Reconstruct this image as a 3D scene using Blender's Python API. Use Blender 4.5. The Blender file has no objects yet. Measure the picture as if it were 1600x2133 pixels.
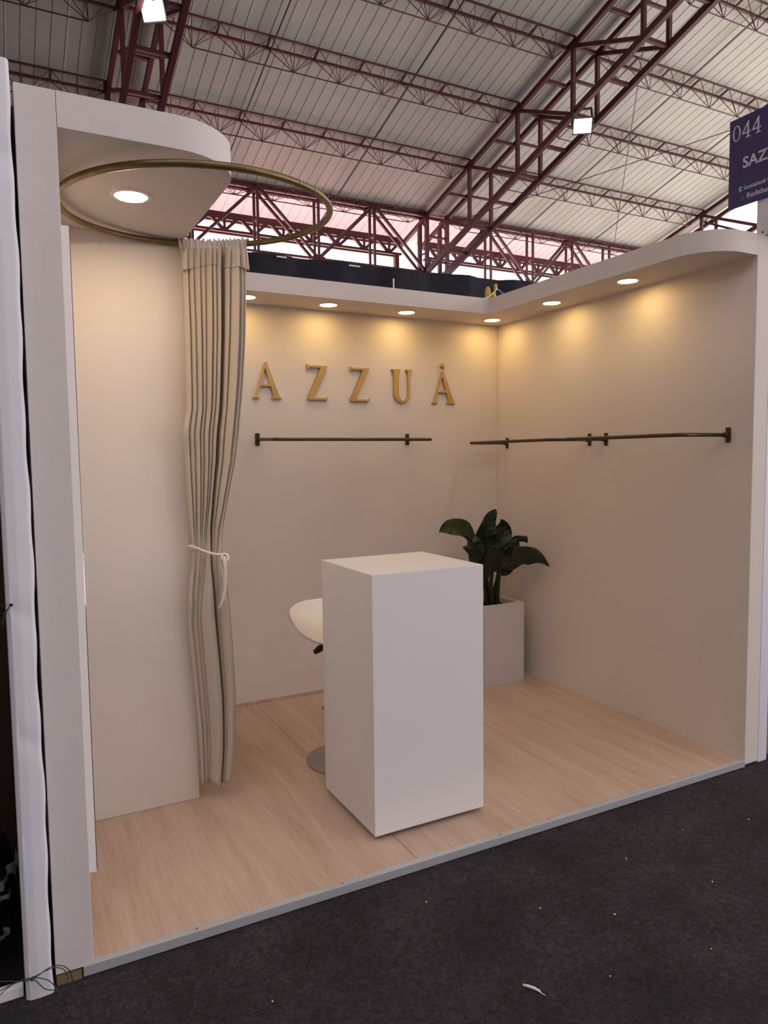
import bpy, bmesh, math, random
from mathutils import Vector, Matrix
random.seed(7)
R = math.radians
SC = bpy.context.scene
COL = SC.collection

# ------------------------------------------------------------------ camera
cam_d = bpy.data.cameras.new('camera'); cam = bpy.data.objects.new('camera', cam_d); COL.objects.link(cam)
cam_d.sensor_fit = 'HORIZONTAL'; cam_d.sensor_width = 36.0
cam_d.lens = 36.0 * 1513.37 / 1600.0
cam_d.clip_start = 0.05; cam_d.clip_end = 400
YAW, PITCH, ROLL = 0.4831, -0.0754, -0.012
_f = Vector((math.sin(YAW)*math.cos(PITCH), math.cos(YAW)*math.cos(PITCH), math.sin(PITCH)))
_r = Vector((math.cos(YAW), -math.sin(YAW), 0)); _u = _r.cross(_f)
_r2 = math.cos(ROLL)*_r + math.sin(ROLL)*_u; _u2 = -math.sin(ROLL)*_r + math.cos(ROLL)*_u
_m = Matrix((_r2, _u2, -_f)).transposed().to_4x4(); _m.translation = Vector((-0.1709, -2.1696, 1.4532))
cam.matrix_world = _m
SC.camera = cam

# ------------------------------------------------------------------ world, sun, exposure
SKY_STRENGTH = 2.9
SUN_STRENGTH = 24.0
LED_STRENGTH = 47.0
CANOPY_LED_STRENGTH = 128.0
EXPOSURE = 0.07
world = bpy.data.worlds.new('overcast_sky'); SC.world = world; world.use_nodes = True
bg = world.node_tree.nodes['Background']
bg.inputs['Color'].default_value = (1.0, 0.925, 0.95, 1); bg.inputs['Strength'].default_value = SKY_STRENGTH
sun_d = bpy.data.lights.new('sun', 'SUN'); sun_d.energy = SUN_STRENGTH; sun_d.angle = R(6); sun_d.color = (1, 0.95, 0.88)
sun = bpy.data.objects.new('sun', sun_d); COL.objects.link(sun)
sun.location = (20, 25, 30)
sun.rotation_euler = Vector((0.1, -0.22, -1.0)).to_track_quat('-Z', 'Y').to_euler()
SC.view_settings.view_transform = 'Standard'; SC.view_settings.look = 'None'
SC.view_settings.exposure = EXPOSURE; SC.view_settings.gamma = 1.0
SC.view_settings.use_curve_mapping = False

# ------------------------------------------------------------------ dimensions (metres)
W, D, HS, HT = 2.878, 1.934, 2.338, 2.432      # booth width, depth, soffit underside, wall top
CZ = -0.032                                    # aisle carpet height (booth floor is 0)
PY = 0.885                                     # changing-corner partition plane
PX = 0.519                                     # its free edge

# ------------------------------------------------------------------ materials
MATS = {}
def mat(name, col, rough=0.6, metal=0.0, bump=0.0, bscale=60.0, var=0.0, vscale=4.0, spec=0.4, stretch=None, emit=None, estr=0.0, col2=None, coat=0.0, sheen=0.0, detail=4.0, alpha=None, trans=0.0):
    m = bpy.data.materials.new(name); m.use_nodes = True
    nt = m.node_tree; N = nt.nodes; L = nt.links
    b = N['Principled BSDF']
    b.inputs['Base Color'].default_value = (*col, 1); b.inputs['Roughness'].default_value = rough
    b.inputs['Metallic'].default_value = metal; b.inputs['Specular IOR Level'].default_value = spec
    b.inputs['Coat Weight'].default_value = coat; b.inputs['Sheen Weight'].default_value = sheen
    if trans: b.inputs['Transmission Weight'].default_value = trans
    tc = N.new('ShaderNodeTexCoord'); mp = N.new('ShaderNodeMapping')
    L.new(tc.outputs['Object'], mp.inputs['Vector'])
    if stretch: mp.inputs['Scale'].default_value = stretch
    if var > 0 or col2:
        n = N.new('ShaderNodeTexNoise'); n.inputs['Scale'].default_value = vscale; n.inputs['Detail'].default_value = detail
        L.new(mp.outputs[0], n.inputs['Vector'])
        cr = N.new('ShaderNodeValToRGB')
        c2 = col2 if col2 else tuple(c*(1-var) for c in col)
        cr.color_ramp.elements[0].position = 0.32; cr.color_ramp.elements[1].position = 0.68
        cr.color_ramp.elements[0].color = (*c2, 1); cr.color_ramp.elements[1].color = (*col, 1)
        L.new(n.outputs['Fac'], cr.inputs['Fac']); L.new(cr.outputs['Color'], b.inputs['Base Color'])
    if bump > 0:
        n2 = N.new('ShaderNodeTexNoise'); n2.inputs['Scale'].default_value = bscale; n2.inputs['Detail'].default_value = 5
        L.new(mp.outputs[0], n2.inputs['Vector'])
        bp = N.new('ShaderNodeBump'); bp.inputs['Strength'].default_value = bump; bp.inputs['Distance'].default_value = 0.01
        L.new(n2.outputs['Fac'], bp.inputs['Height']); L.new(bp.outputs[0], b.inputs['Normal'])
    if emit:
        b.inputs['Emission Color'].default_value = (*emit, 1); b.inputs['Emission Strength'].default_value = estr
    MATS[name] = m
    return m

M_WALL = mat('painted_wall', (0.73, 0.65, 0.595), 0.75, bump=0.06, bscale=90, var=0.03, vscale=3)
M_PILLAR = mat('painted_pillar', (0.67, 0.615, 0.60), 0.75, bump=0.04, bscale=90, var=0.04, vscale=5)
M_COUNTER = mat('white_laminate', (0.78, 0.75, 0.745), 0.42, bump=0.01, bscale=200, spec=0.35)
M_PLANTER = mat('planter_paint', (0.62, 0.565, 0.53), 0.6, bump=0.02, bscale=120)
M_STRIP = mat('white_panel', (0.86, 0.82, 0.82), 0.5)
M_MIRROR = mat('mirror_glass', (0.85, 0.86, 0.87), 0.03, metal=1.0)
M_LAM = None
M_ALU = mat('grey_aluminium', (0.52, 0.53, 0.56), 0.42, metal=0.35, bump=0.02, bscale=150)
M_SCREW = mat('dull_screw', (0.30, 0.29, 0.28), 0.4, metal=0.8)
M_BRASS = mat('aged_brass', (0.235, 0.165, 0.08), 0.40, metal=0.75, var=0.35, vscale=14, bump=0.02, bscale=80)
M_BRONZE = mat('dark_bronze', (0.105, 0.07, 0.045), 0.36, metal=0.7, var=0.3, vscale=12)
M_GOLD = mat('gold_letter', (0.62, 0.40, 0.15), 0.42, metal=0.55, var=0.12, vscale=8)
M_CURT = mat('taupe_curtain_cloth', (0.55, 0.465, 0.385), 0.85, bump=0.05, bscale=420, sheen=0.15, spec=0.2)
M_ROPE = mat('cream_rope', (0.72, 0.64, 0.54), 0.85, bump=0.3, bscale=160)
M_LED = mat('led_diffuser', (1, 1, 1), 0.5, emit=(1.0, 0.66, 0.24), estr=LED_STRENGTH)
M_LEDBIG = mat('canopy_led_diffuser', (1, 1, 1), 0.5, emit=(1.0, 0.76, 0.50), estr=CANOPY_LED_STRENGTH)
M_LEDRIM = mat('led_rim', (0.80, 0.76, 0.72), 0.5)
M_STOOL = mat('white_plastic', (0.78, 0.74, 0.68), 0.35)
M_STEEL = mat('brushed_steel', (0.36, 0.33, 0.34), 0.35, metal=0.85)
M_BLACK = mat('black_plastic', (0.012, 0.010, 0.011), 0.4)
M_SOIL = mat('dark_soil', (0.028, 0.017, 0.012), 0.95, bump=0.8, bscale=80, var=0.5, vscale=60)
M_LEAF = mat('dark_green_leaf', (0.022, 0.033, 0.007), 0.33, col2=(0.005, 0.010, 0.003), vscale=9, bump=0.05, bscale=40, spec=0.45)
M_STEM = mat('green_stem', (0.018, 0.027, 0.008), 0.4, col2=(0.012, 0.02, 0.008), vscale=18)
M_VINYL = mat('lilac_white_vinyl', (0.74, 0.73, 0.80), 0.45, bump=0.05, bscale=8)
M_WIRE = mat('green_black_wire', (0.03, 0.045, 0.045), 0.45)
M_DARKWOOD = mat('dark_brown_wood', (0.040, 0.018, 0.009), 0.6, col2=(0.018, 0.009, 0.005), vscale=3, stretch=(6, 6, 0.5))
M_BAG = mat('black_bag', (0.010, 0.008, 0.010), 0.45, bump=0.5, bscale=14)
M_FILM = mat('clear_film', (0.16, 0.15, 0.165), 0.25, bump=0.4, bscale=30)
M_RED = mat('red_steel_paint', (0.095, 0.012, 0.020), 0.5, var=0.45, vscale=2.5, spec=0.4)
M_SHEET = mat('roof_sheet', (0.54, 0.518, 0.495), 0.55, var=0.10, vscale=0.7, spec=0.3, stretch=(1, .25, 1))
M_CABLE = mat('dark_cable', (0.03, 0.012, 0.014), 0.5)
M_NAVY = mat('black_navy_cloth', (0.012, 0.011, 0.022), 0.85)
M_SLIT = mat('slit_white', (0.75, 0.74, 0.78), 0.6)
M_SIGN = mat('purple_navy_sign', (0.052, 0.036, 0.125), 0.42, var=0.08, vscale=6)
M_PRINT = mat('white_print', (0.62, 0.58, 0.68), 0.5)
M_PRINTDIM = mat('dim_print', (0.10, 0.085, 0.17), 0.5)
M_SIGNPOST = mat('sign_post_board', (0.70, 0.65, 0.65), 0.6)
M_YELLOW = mat('yellow_plastic', (0.55, 0.33, 0.05), 0.45)
M_WHITEC = mat('white_cable', (0.75, 0.72, 0.70), 0.5)
M_FLOOD = mat('flood_panel', (1, 1, 1), 0.4, emit=(1.0, 1.0, 0.88), estr=26.0)
M_HOUSING = mat('flood_housing', (0.03, 0.032, 0.03), 0.5)
M_CONC = mat('hall_concrete', (0.12, 0.115, 0.115), 0.8, var=0.15, vscale=1.2)
M_REDBOUNCE = mat('red_bounce', (0.72, 0.36, 0.36), 0.9, var=0.2, vscale=1.5)  # invented red, for pink bounce on the roof underside
M_PALE = mat('pale_yard', (0.42, 0.405, 0.37), 0.9, var=0.1, vscale=0.5)
M_ASPH = mat('dark_asphalt', (0.10, 0.10, 0.105), 0.9, var=0.2, vscale=0.8)
M_WOODRAW = mat('raw_board', (0.24, 0.165, 0.09), 0.8, var=0.3, vscale=20)
M_TERRA = mat('terracotta_board', (0.34, 0.15, 0.10), 0.6, var=0.3, vscale=5)
M_PAPER = mat('white_paper', (0.80, 0.78, 0.76), 0.8)

def eave_glow_sheet():
    m = bpy.data.materials.new('pink_glow_sheet'); m.use_nodes = True  # pink glow of the eave put into the sheet colour
    N = m.node_tree.nodes; L = m.node_tree.links; b = N['Principled BSDF']
    b.inputs['Base Color'].default_value = (0.62, 0.50, 0.50, 1); b.inputs['Roughness'].default_value = 0.5
    t = N.new('ShaderNodeBsdfTranslucent'); t.inputs['Color'].default_value = (0.155, 0.105, 0.108, 1)
    mx = N.new('ShaderNodeMixShader'); mx.inputs[0].default_value = 0.6
    L.new(b.outputs[0], mx.inputs[1]); L.new(t.outputs[0], mx.inputs[2]); L.new(mx.outputs[0], N['Material Output'].inputs['Surface'])
    return m
M_EAVEGLOW = eave_glow_sheet()

def laminate():
    m = bpy.data.materials.new('oak_laminate'); m.use_nodes = True
    nt = m.node_tree; N = nt.nodes; L = nt.links; b = N['Principled BSDF']
    tc = N.new('ShaderNodeTexCoord')
    mp = N.new('ShaderNodeMapping'); mp.inputs['Scale'].default_value = (9, 0.8, 1); mp.inputs['Rotation'].default_value = (0, 0, R(3))
    L.new(tc.outputs['Object'], mp.inputs['Vector'])
    n1 = N.new('ShaderNodeTexNoise'); n1.inputs['Scale'].default_value = 1.6; n1.inputs['Detail'].default_value = 6; n1.inputs['Distortion'].default_value = 0.6
    L.new(mp.outputs[0], n1.inputs['Vector'])
    mp2 = N.new('ShaderNodeMapping'); mp2.inputs['Scale'].default_value = (70, 4, 1)
    L.new(tc.outputs['Object'], mp2.inputs['Vector'])
    n2 = N.new('ShaderNodeTexNoise'); n2.inputs['Scale'].default_value = 1.5; n2.inputs['Detail'].default_value = 3
    L.new(mp2.outputs[0], n2.inputs['Vector'])
    c1 = N.new('ShaderNodeValToRGB'); e = c1.color_ramp.elements
    e[0].position = .3; e[0].color = (0.48, 0.335, 0.25, 1); e[1].position = .72; e[1].color = (0.62, 0.47, 0.375, 1)
    L.new(n1.outputs['Fac'], c1.inputs['Fac'])
    c2 = N.new('ShaderNodeValToRGB'); e = c2.color_ramp.elements
    e[0].position = .36; e[0].color = (0.90, 0.88, 0.87, 1); e[1].position = .6; e[1].color = (1, 1, 1, 1)
    L.new(n2.outputs['Fac'], c2.inputs['Fac'])
    mx = N.new('ShaderNodeMixRGB'); mx.blend_type = 'MULTIPLY'; mx.inputs['Fac'].default_value = 1
    L.new(c1.outputs[0], mx.inputs[1]); L.new(c2.outputs[0], mx.inputs[2]); L.new(mx.outputs[0], b.inputs['Base Color'])
    b.inputs['Roughness'].default_value = 0.48; b.inputs['Specular IOR Level'].default_value = 0.35
    bp = N.new('ShaderNodeBump'); bp.inputs['Strength'].default_value = 0.05; bp.inputs['Distance'].default_value = 0.004
    L.new(n2.outputs['Fac'], bp.inputs['Height']); L.new(bp.outputs[0], b.inputs['Normal'])
    return m
M_LAM = laminate()

def carpet_mat():
    m = bpy.data.materials.new('charcoal_carpet'); m.use_nodes = True
    nt = m.node_tree; N = nt.nodes; L = nt.links; b = N['Principled BSDF']
    tc = N.new('ShaderNodeTexCoord')
    def noise(s, d, dist=0):
        n = N.new('ShaderNodeTexNoise'); n.inputs['Scale'].default_value = s; n.inputs['Detail'].default_value = d; n.inputs['Distortion'].default_value = dist
        L.new(tc.outputs['Object'], n.inputs['Vector']); return n
    def ramp(src, p0, c0, p1, c1):
        r = N.new('ShaderNodeValToRGB'); e = r.color_ramp.elements
        e[0].position = p0; e[0].color = (*c0, 1); e[1].position = p1; e[1].color = (*c1, 1)
        L.new(src.outputs['Fac'], r.inputs['Fac']); return r
    a = ramp(noise(3.0, 5), .3, (0.022, 0.0175, 0.0205), .75, (0.050, 0.040, 0.045))
    f = ramp(noise(190, 4, 2.5), .36, (0.30, 0.29, 0.30), .70, (2.3, 2.25, 2.3))
    g = ramp(noise(38, 5, 1.5), .35, (0.62, 0.60, 0.61), .68, (1.40, 1.40, 1.42))
    m1 = N.new('ShaderNodeMixRGB'); m1.blend_type = 'MULTIPLY'; m1.inputs[0].default_value = 1
    L.new(a.outputs[0], m1.inputs[1]); L.new(f.outputs[0], m1.inputs[2])
    m2 = N.new('ShaderNodeMixRGB'); m2.blend_type = 'MULTIPLY'; m2.inputs[0].default_value = 1
    L.new(m1.outputs[0], m2.inputs[1]); L.new(g.outputs[0], m2.inputs[2]); L.new(m2.outputs[0], b.inputs['Base Color'])
    b.inputs['Roughness'].default_value = 1.0; b.inputs['Specular IOR Level'].default_value = 0.08; b.inputs['Sheen Weight'].default_value = 0.04
    bp = N.new('ShaderNodeBump'); bp.inputs['Strength'].default_value = 0.6; bp.inputs['Distance'].default_value = 0.006
    L.new(f.outputs[0], bp.inputs['Height']); L.new(bp.outputs[0], b.inputs['Normal'])
    return m
M_CARPET = carpet_mat()

# ------------------------------------------------------------------ helpers
WL = {}                                         # world location of every object (no rotations on parents)
def link(o, parent=None, loc=(0, 0, 0)):
    COL.objects.link(o)
    loc = Vector(loc)
    if parent is not None:
        o.parent = parent; o.location = loc - WL[parent.name]
    else:
        o.location = loc
    WL[o.name] = loc
    return o
def tag(o, label=None, cat=None, group=None, kind=None):
    if label: o['label'] = label
    if cat: o['category'] = cat
    if group: o['group'] = group
    if kind: o['kind'] = kind
    return o
def thing(name, loc, label, cat, group=None, kind=None):
    o = bpy.data.objects.new(name, None); o.empty_display_size = 0.1
    link(o, None, loc); return tag(o, label, cat, group, kind)

class MB:
    def __init__(s): s.v = []; s.f = []
    def box(s, x0, x1, y0, y1, z0, z1):
        n = len(s.v)
        s.v += [(x0,y0,z0),(x1,y0,z0),(x1,y1,z0),(x0,y1,z0),(x0,y0,z1),(x1,y0,z1),(x1,y1,z1),(x0,y1,z1)]
        s.f += [(n,n+3,n+2,n+1),(n+4,n+5,n+6,n+7),(n,n+1,n+5,n+4),(n+1,n+2,n+6,n+5),(n+2,n+3,n+7,n+6),(n+3,n,n+4,n+7)]
        return s
    def slab(s, poly, z0, z1):                   # vertical prism from a plan polygon (counter-clockwise)
        n = len(s.v); k = len(poly)
        s.v += [(x, y, z0) for x, y in poly] + [(x, y, z1) for x, y in poly]
        s.f.append(tuple(range(n+k-1, n-1, -1))); s.f.append(tuple(range(n+k, n+2*k)))
        for i in range(k):
            j = (i+1) % k; s.f.append((n+i, n+j, n+k+j, n+k+i))
        return s
    def tube(s, pts, r, seg=10, closed=False, caps=True):
        pts = [Vector(p) for p in pts]; n = len(pts); rs = r if isinstance(r, (list, tuple)) else [r]*n
        base = len(s.v); prev = None
        for i, p in enumerate(pts):
            if closed: t = pts[(i+1) % n] - pts[i-1]
            else: t = pts[min(i+1, n-1)] - pts[max(i-1, 0)]
            t.normalize()
            if prev is None:
                a = Vector((0, 0, 1)) if abs(t.z) < 0.9 else Vector((1, 0, 0))
                u = (a - t*a.dot(t)).normalized()
            else:
                u = (prev - t*prev.dot(t)).normalized()
            prev = u; w = t.cross(u)
            for k in range(seg):
                an = 2*math.pi*k/seg
                s.v.append(tuple(p + rs[i]*(math.cos(an)*u + math.sin(an)*w)))
        m = n if closed else n-1
        for i in range(m):
            a0 = base + i*seg; b0 = base + ((i+1) % n)*seg
            for k in range(seg):
                k2 = (k+1) % seg; s.f.append((a0+k, a0+k2, b0+k2, b0+k))
        if caps and not closed:
            s.f.append(tuple(base+k for k in range(seg-1, -1, -1))); s.f.append(tuple(base+(n-1)*seg+k for k in range(seg)))
        return s
    def lathe(s, prof, c, seg=32, caps=True):    # profile of (radius, z) around a vertical axis through c
        base = len(s.v); n = len(prof)
        for r, z in prof:
            for k in range(seg):
                an = 2*math.pi*k/seg; s.v.append((c[0]+r*math.cos(an), c[1]+r*math.sin(an), c[2]+z))
        for i in range(n-1):
            for k in range(seg):
                k2 = (k+1) % seg; s.f.append((base+i*seg+k, base+i*seg+k2, base+(i+1)*seg+k2, base+(i+1)*seg+k))
        if caps:
            s.f.append(tuple(base+k for k in range(seg-1, -1, -1))); s.f.append(tuple(base+(n-1)*seg+k for k in range(seg)))
        return s
    def grid(s, fn, nu, nv):
        base = len(s.v)
        for j in range(nv+1):
            for i in range(nu+1): s.v.append(tuple(fn(i/nu, j/nv)))
        for j in range(nv):
            for i in range(nu):
                a = base+j*(nu+1)+i; s.f.append((a, a+1, a+nu+2, a+nu+1))
        return s
    def build(s, name, m, parent=None, smooth=False, bevel=0.0, origin=None, solid=0.0, auto=None, segs=2):
        me = bpy.data.meshes.new(name)
        o0 = Vector(origin) if origin is not None else Vector((0, 0, 0))
        me.from_pydata([tuple(Vector(p)-o0) for p in s.v], [], s.f); me.update()
        bm = bmesh.new(); bm.from_mesh(me); bmesh.ops.recalc_face_normals(bm, faces=bm.faces); bm.to_mesh(me); bm.free()
        me.materials.append(m)
        if smooth: me.polygons.foreach_set('use_smooth', [True]*len(me.polygons))
        if auto is not None:
            me.polygons.foreach_set('use_smooth', [True]*len(me.polygons)); me.set_sharp_from_angle(angle=R(auto))
        o = bpy.data.objects.new(name, me); link(o, parent, o0)
        if bevel > 0:
            b = o.modifiers.new('bevel', 'BEVEL'); b.width = bevel; b.segments = segs; b.limit_method = 'ANGLE'; b.angle_limit = R(40)
        if solid: 
            sd = o.modifiers.new('thickness', 'SOLIDIFY'); sd.thickness = solid; sd.offset = 0
        return o

_unit = {}
def unit(m, rnd):
    k = (m.name, rnd)
    if k not in _unit:
        if rnd:
            b = MB(); b.tube([(0, 0, 0), (0, 0, 1)], 0.5, 6)
        else:
            b = MB(); b.box(-.5, .5, -.5, .5, 0, 1)
        me = bpy.data.meshes.new(('rod_' if rnd else 'bar_')+m.name); me.from_pydata(b.v, [], b.f); me.update(); me.materials.append(m)
        _unit[k] = me
    return _unit[k]
def bar(name, p0, p1, w, h, m, parent=None, rnd=False, side=(1, 0, 0)):
    """a straight bar between two points, w wide along `side`, h deep; shares one unit mesh"""
    p0 = Vector(p0); p1 = Vector(p1); d = p1-p0; L = d.length; z = d/L
    x = Vector(side); x = x - z*x.dot(z)
    if x.length < 1e-4: x = Vector((0, 1, 0)) - z*z.y
    x.normalize(); y = z.cross(x)
    o = bpy.data.objects.new(name, unit(m, rnd)); COL.objects.link(o)
    base = WL[parent.name] if parent is not None else Vector((0, 0, 0))
    if parent is not None: o.parent = parent
    M = Matrix((x*w, y*h, z*L)).transposed().to_4x4(); M.translation = p0 - base
    o.matrix_basis = M; WL[o.name] = p0
    return o

def shape2d(name, loops, depth, m, parent, place, bevel=0.0, origin=None):
    """filled outline with holes, extruded; place(x, y, z) maps drawing coordinates to the world"""
    cu = bpy.data.curves.new(name, 'CURVE'); cu.dimensions = '2D'; cu.fill_mode = 'BOTH'
    cu.extrude = depth/2-bevel; cu.bevel_depth = bevel; cu.bevel_resolution = 1
    for lp in loops:
        sp = cu.splines.new('POLY'); sp.points.add(len(lp)-1); sp.use_cyclic_u = True
        for p, q in zip(sp.points, lp): p.co = (q[0], q[1], 0, 1)
    return _curve_to_mesh(name, cu, depth, m, parent, place)
def text2d(name, txt, size, depth, m, parent, place, bold=0.0, shear=0.0):
    cu = bpy.data.curves.new(name, 'FONT'); cu.body = txt; cu.size = size; cu.extrude = depth/2; cu.offset = bold; cu.shear = shear; cu.resolution_u = 3
    return _curve_to_mesh(name, cu, depth, m, parent, place)
def _curve_to_mesh(name, cu, depth, m, parent, place):
    tmp = bpy.data.objects.new('tmp_curve', cu); COL.objects.link(tmp)
    dg = bpy.context.evaluated_depsgraph_get(); dg.update()
    me = bpy.data.meshes.new_from_object(tmp.evaluated_get(dg))
    bpy.data.objects.remove(tmp); bpy.data.curves.remove(cu)
    for v in me.vertices: v.co = place(v.co.x, v.co.y, v.co.z)
    me.materials.clear(); me.materials.append(m); me.name = name
    o = bpy.data.objects.new(name, me); link(o, parent, (0, 0, 0)); return o

def arc(cx, cy, r, a0, a1, n=14):
    return [(cx+r*math.cos(R(a0+(a1-a0)*i/n)), cy+r*math.sin(R(a0+(a1-a0)*i/n))) for i in range(n+1)]
def interp(tab, z):                              # tab: list of (z, value), descending z
    if z >= tab[0][0]: return tab[0][1]
    for (a, b), (c, d) in zip(tab, tab[1:]):
        if z >= c: return d + (b-d)*(z-c)/(a-c)
    return tab[-1][1]
def S(o): return tag(o, kind='structure')

# ================================================================== THE HALL
# ground: aisle carpet, hall concrete, yards outside
S(MB().box(-7, 12, -5.5, 0.06, CZ-0.006, CZ).build('floor_carpet', M_CARPET))
S(MB().box(-22, 18.3, -10.2, 15.2, CZ-0.06, CZ-0.008).build('floor_concrete', M_CONC))
S(MB().box(-60, 12, 15.25, 60, CZ-0.3, CZ-0.1).build('ground_red_bounce', M_REDBOUNCE))  # unseen red ground, added to bounce pink light under the eave
S(MB().box(12.02, 80, 15.25, 60, CZ-0.3, CZ-0.1).build('ground_yard_behind', M_PALE))
S(MB().box(18.35, 80, -60, 15.2, CZ-0.3, CZ-0.1).build('ground_yard_side', M_PALE))
S(MB().box(-60, 18.3, -60, -10.25, CZ-0.3, CZ-0.1).build('ground_yard_front', M_ASPH))
S(MB().box(-22.3, -22.05, -10.2, 15.2, CZ-0.1, 7.0).build('wall_hall_end', M_CONC))
S(MB().box(-22.3, 9.0, -10.5, -10.22, CZ-0.1, 7.3).build('lightblock_front', M_CONC))  # unseen wall added to hold back front daylight, left open at the right
S(MB().box(-22.0, 1.7, 15.42, 15.7, 4.6, 6.6).build('lightblock_back', M_CONC))  # unseen, added to keep yard light off the left roof
S(MB().box(-22.0, 18.3, 15.42, 15.7, CZ-0.1, 4.6).build('lightblock_back', M_CONC))  # unseen, added to cut yard light on the upper roof

def roof_z(y): return 9.13 - 0.29*(y-8.65)
RIDGE = 2.5; EAVE = 15.2
ceil = tag(bpy.data.objects.new('ceiling', None), kind='structure'); link(ceil, None, (0, RIDGE, roof_z(RIDGE)))
# ribbed roofing sheets, each its own piece: 0.9 m wide, four ribs
def sheet_mesh(y0, y1, zf, m=M_SHEET):
    prof = []
    for k in range(4):
        b = k*0.225
        prof += [(b, 0), (b+0.196, 0), (b+0.201, 0.012), (b+0.211, 0.012), (b+0.216, 0)]
    prof.append((0.902, 0))
    me = bpy.data.meshes.new('roof_sheet'); v = []; f = []
    n = len(prof)
    for y in (y0, y1):
        v += [(x, y, zf(y)+0.02+h) for x, h in prof]
    f = [(i, i+1, n+i+1, n+i) for i in range(n-1)]
    me.from_pydata(v, [], f); me.update(); me.materials.append(m); return me
sh_back = sheet_mesh(RIDGE, 14.10, roof_z)
sh_eave = sheet_mesh(14.02, EAVE+0.15, lambda y: roof_z(y)-0.006, M_EAVEGLOW)          # eave sheets tinted and made translucent to put in the pink glow
fz = lambda y: roof_z(2*RIDGE-y)
sh_front = sheet_mesh(RIDGE, -10.2, fz)
sh_ftop = sheet_mesh(RIDGE, -3.0, fz); sh_fbot = sheet_mesh(-9.7, -10.2, fz)   # unseen gaps added behind the camera to let sky light down
for k in range(45):
    x = -22.3 + 0.9*k
    if x > 17.4: break
    light = -8 < x < 9 and k % 2 == 0
    for me in ((sh_back, sh_eave, sh_ftop, sh_fbot) if light else (sh_back, sh_eave, sh_front)):
        o = bpy.data.objects.new('roof_sheet', me); link(o, ceil, (x, 0, 0))

def low_z(y): return 7.86 - 0.32*(y-8.5)
ROWS = [3.6, 5.3, 6.97, 8.65, 10.3, 12.05, 14.0]
def truss(x0, label):
    t = thing('roof_truss', (x0, 14.0, CZ-0.008), label, 'roof truss', 'red box trusses across the hall')
    xs = (x0, x0+0.6); up = lambda y: roof_z(y)-0.10
    for x in xs:
        bar('top_chord', (x, 3.4, up(3.4)), (x, 15.3, up(15.3)), 0.08, 0.10, M_RED, t)
        bar('bottom_chord', (x, 3.4, low_z(3.4)), (x, 14.05, low_z(14.05)), 0.085, 0.12, M_RED, t)
        for i, y in enumerate(ROWS):
            if y < 13.9: bar('post', (x, y, low_z(y)), (x, y, up(y)), 0.07, 0.07, M_RED, t)
            if i > 0: bar('diagonal', (x, y, up(y)), (x, ROWS[i-1], low_z(ROWS[i-1])), 0.06, 0.07, M_RED, t)
        # lattice column legs
        for yy in (13.95, 14.3): bar('column_leg', (x, yy, CZ-0.008), (x, yy, up(yy)), 0.09, 0.09, M_RED, t, side=(1, 0, 0))
        for k in range(12):
            z = 0.6 + k*0.6; bar('column_lace', (x, 13.95, z), (x, 14.3, z+(0.3 if k % 2 else 0)), 0.04, 0.04, M_RED, t)
    for i, y in enumerate(ROWS):
        for zz in (up(y), low_z(y)): bar('rung', (xs[0], y, zz), (xs[1], y, zz), 0.07, 0.06, M_RED, t, side=(0, 1, 0))
        if i+1 < len(ROWS):
            ym = (y+ROWS[i+1])/2
            for zz in (up(ym), low_z(ym)): bar('rung', (xs[0], ym, zz), (xs[1], ym, zz), 0.07, 0.06, M_RED, t, side=(0, 1, 0))
        zm = (up(y)+low_z(y))/2
        if y < 13.9: bar('rung', (xs[0], y, zm), (xs[1], y, zm), 0.05, 0.05, M_RED, t, side=(0, 1, 0))
    for k in range(12):
        z = 0.4 + k*0.6; bar('rung', (xs[0], 13.95, z), (xs[1], 13.95, z), 0.05, 0.05, M_RED, t, side=(0, 1, 0))
    return t
TX = (1.82, 9.6, 17.37)
truss(TX[0], 'dark red steel box truss above the rounded canopy at the left')
truss(TX[1], 'long red steel box truss sloping down across the middle of the roof')
truss(TX[2], 'red steel truss at the open gable end beside the purple sign')

def joist(x0, x1, y, label):
    zt = roof_z(y)-0.03
    t = thing('lattice_purlin', ((x0+x1)/2, y, zt-0.45), label, 'purlin', 'red lattice purlins under the roof')
    ya, yb = y-0.12, y+0.12; za, zb = roof_z(ya)-0.04, roof_z(yb)-0.05
    zc = zt-(0.42 if y < 13.5 else 0.26)
    bar('top_chord', (x0, ya, za), (x1, ya, za), 0.03, 0.03, M_RED, t, side=(0, 1, 0))
    bar('top_chord', (x0, yb, zb), (x1, yb, zb), 0.045, 0.045, M_RED, t, side=(0, 1, 0))
    n = max(1, round((x1-x0)/0.93)); p = (x1-x0)/n
    bar('bottom_chord', (x0+p/2, y, zc), (x1-p/2, y, zc), 0.024, 0.024, M_RED, t, rnd=True)
    for k in range(n):
        b = (x0+(k+.5)*p, y, zc); a0 = x0+k*p; a1 = a0+p
        for yy, zz in ((ya, za), (yb, zb)):
            bar('web_rod', b, (a0, yy, zz), 0.014, 0.014, M_RED, t, rnd=True)
            bar('web_rod', b, (b[0]-0.02, yy, zz), 0.014, 0.014, M_RED, t, rnd=True)
            bar('web_rod', b, (a1, yy, zz), 0.014, 0.014, M_RED, t, rnd=True)
        bar('batten', (a1, ya, za), (a1, yb, zb), 0.03, 0.03, M_RED, t)
B1 = (TX[0]+0.65, TX[1]-0.05); B2 = (TX[1]+0.65, TX[2]-0.05); B0 = (TX[0]-7.15, TX[0]-0.05)
ordn = {6.97: 'fifth', 8.65: 'fourth', 10.3: 'third', 12.05: 'second', 14.0: 'lowest'}
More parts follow.
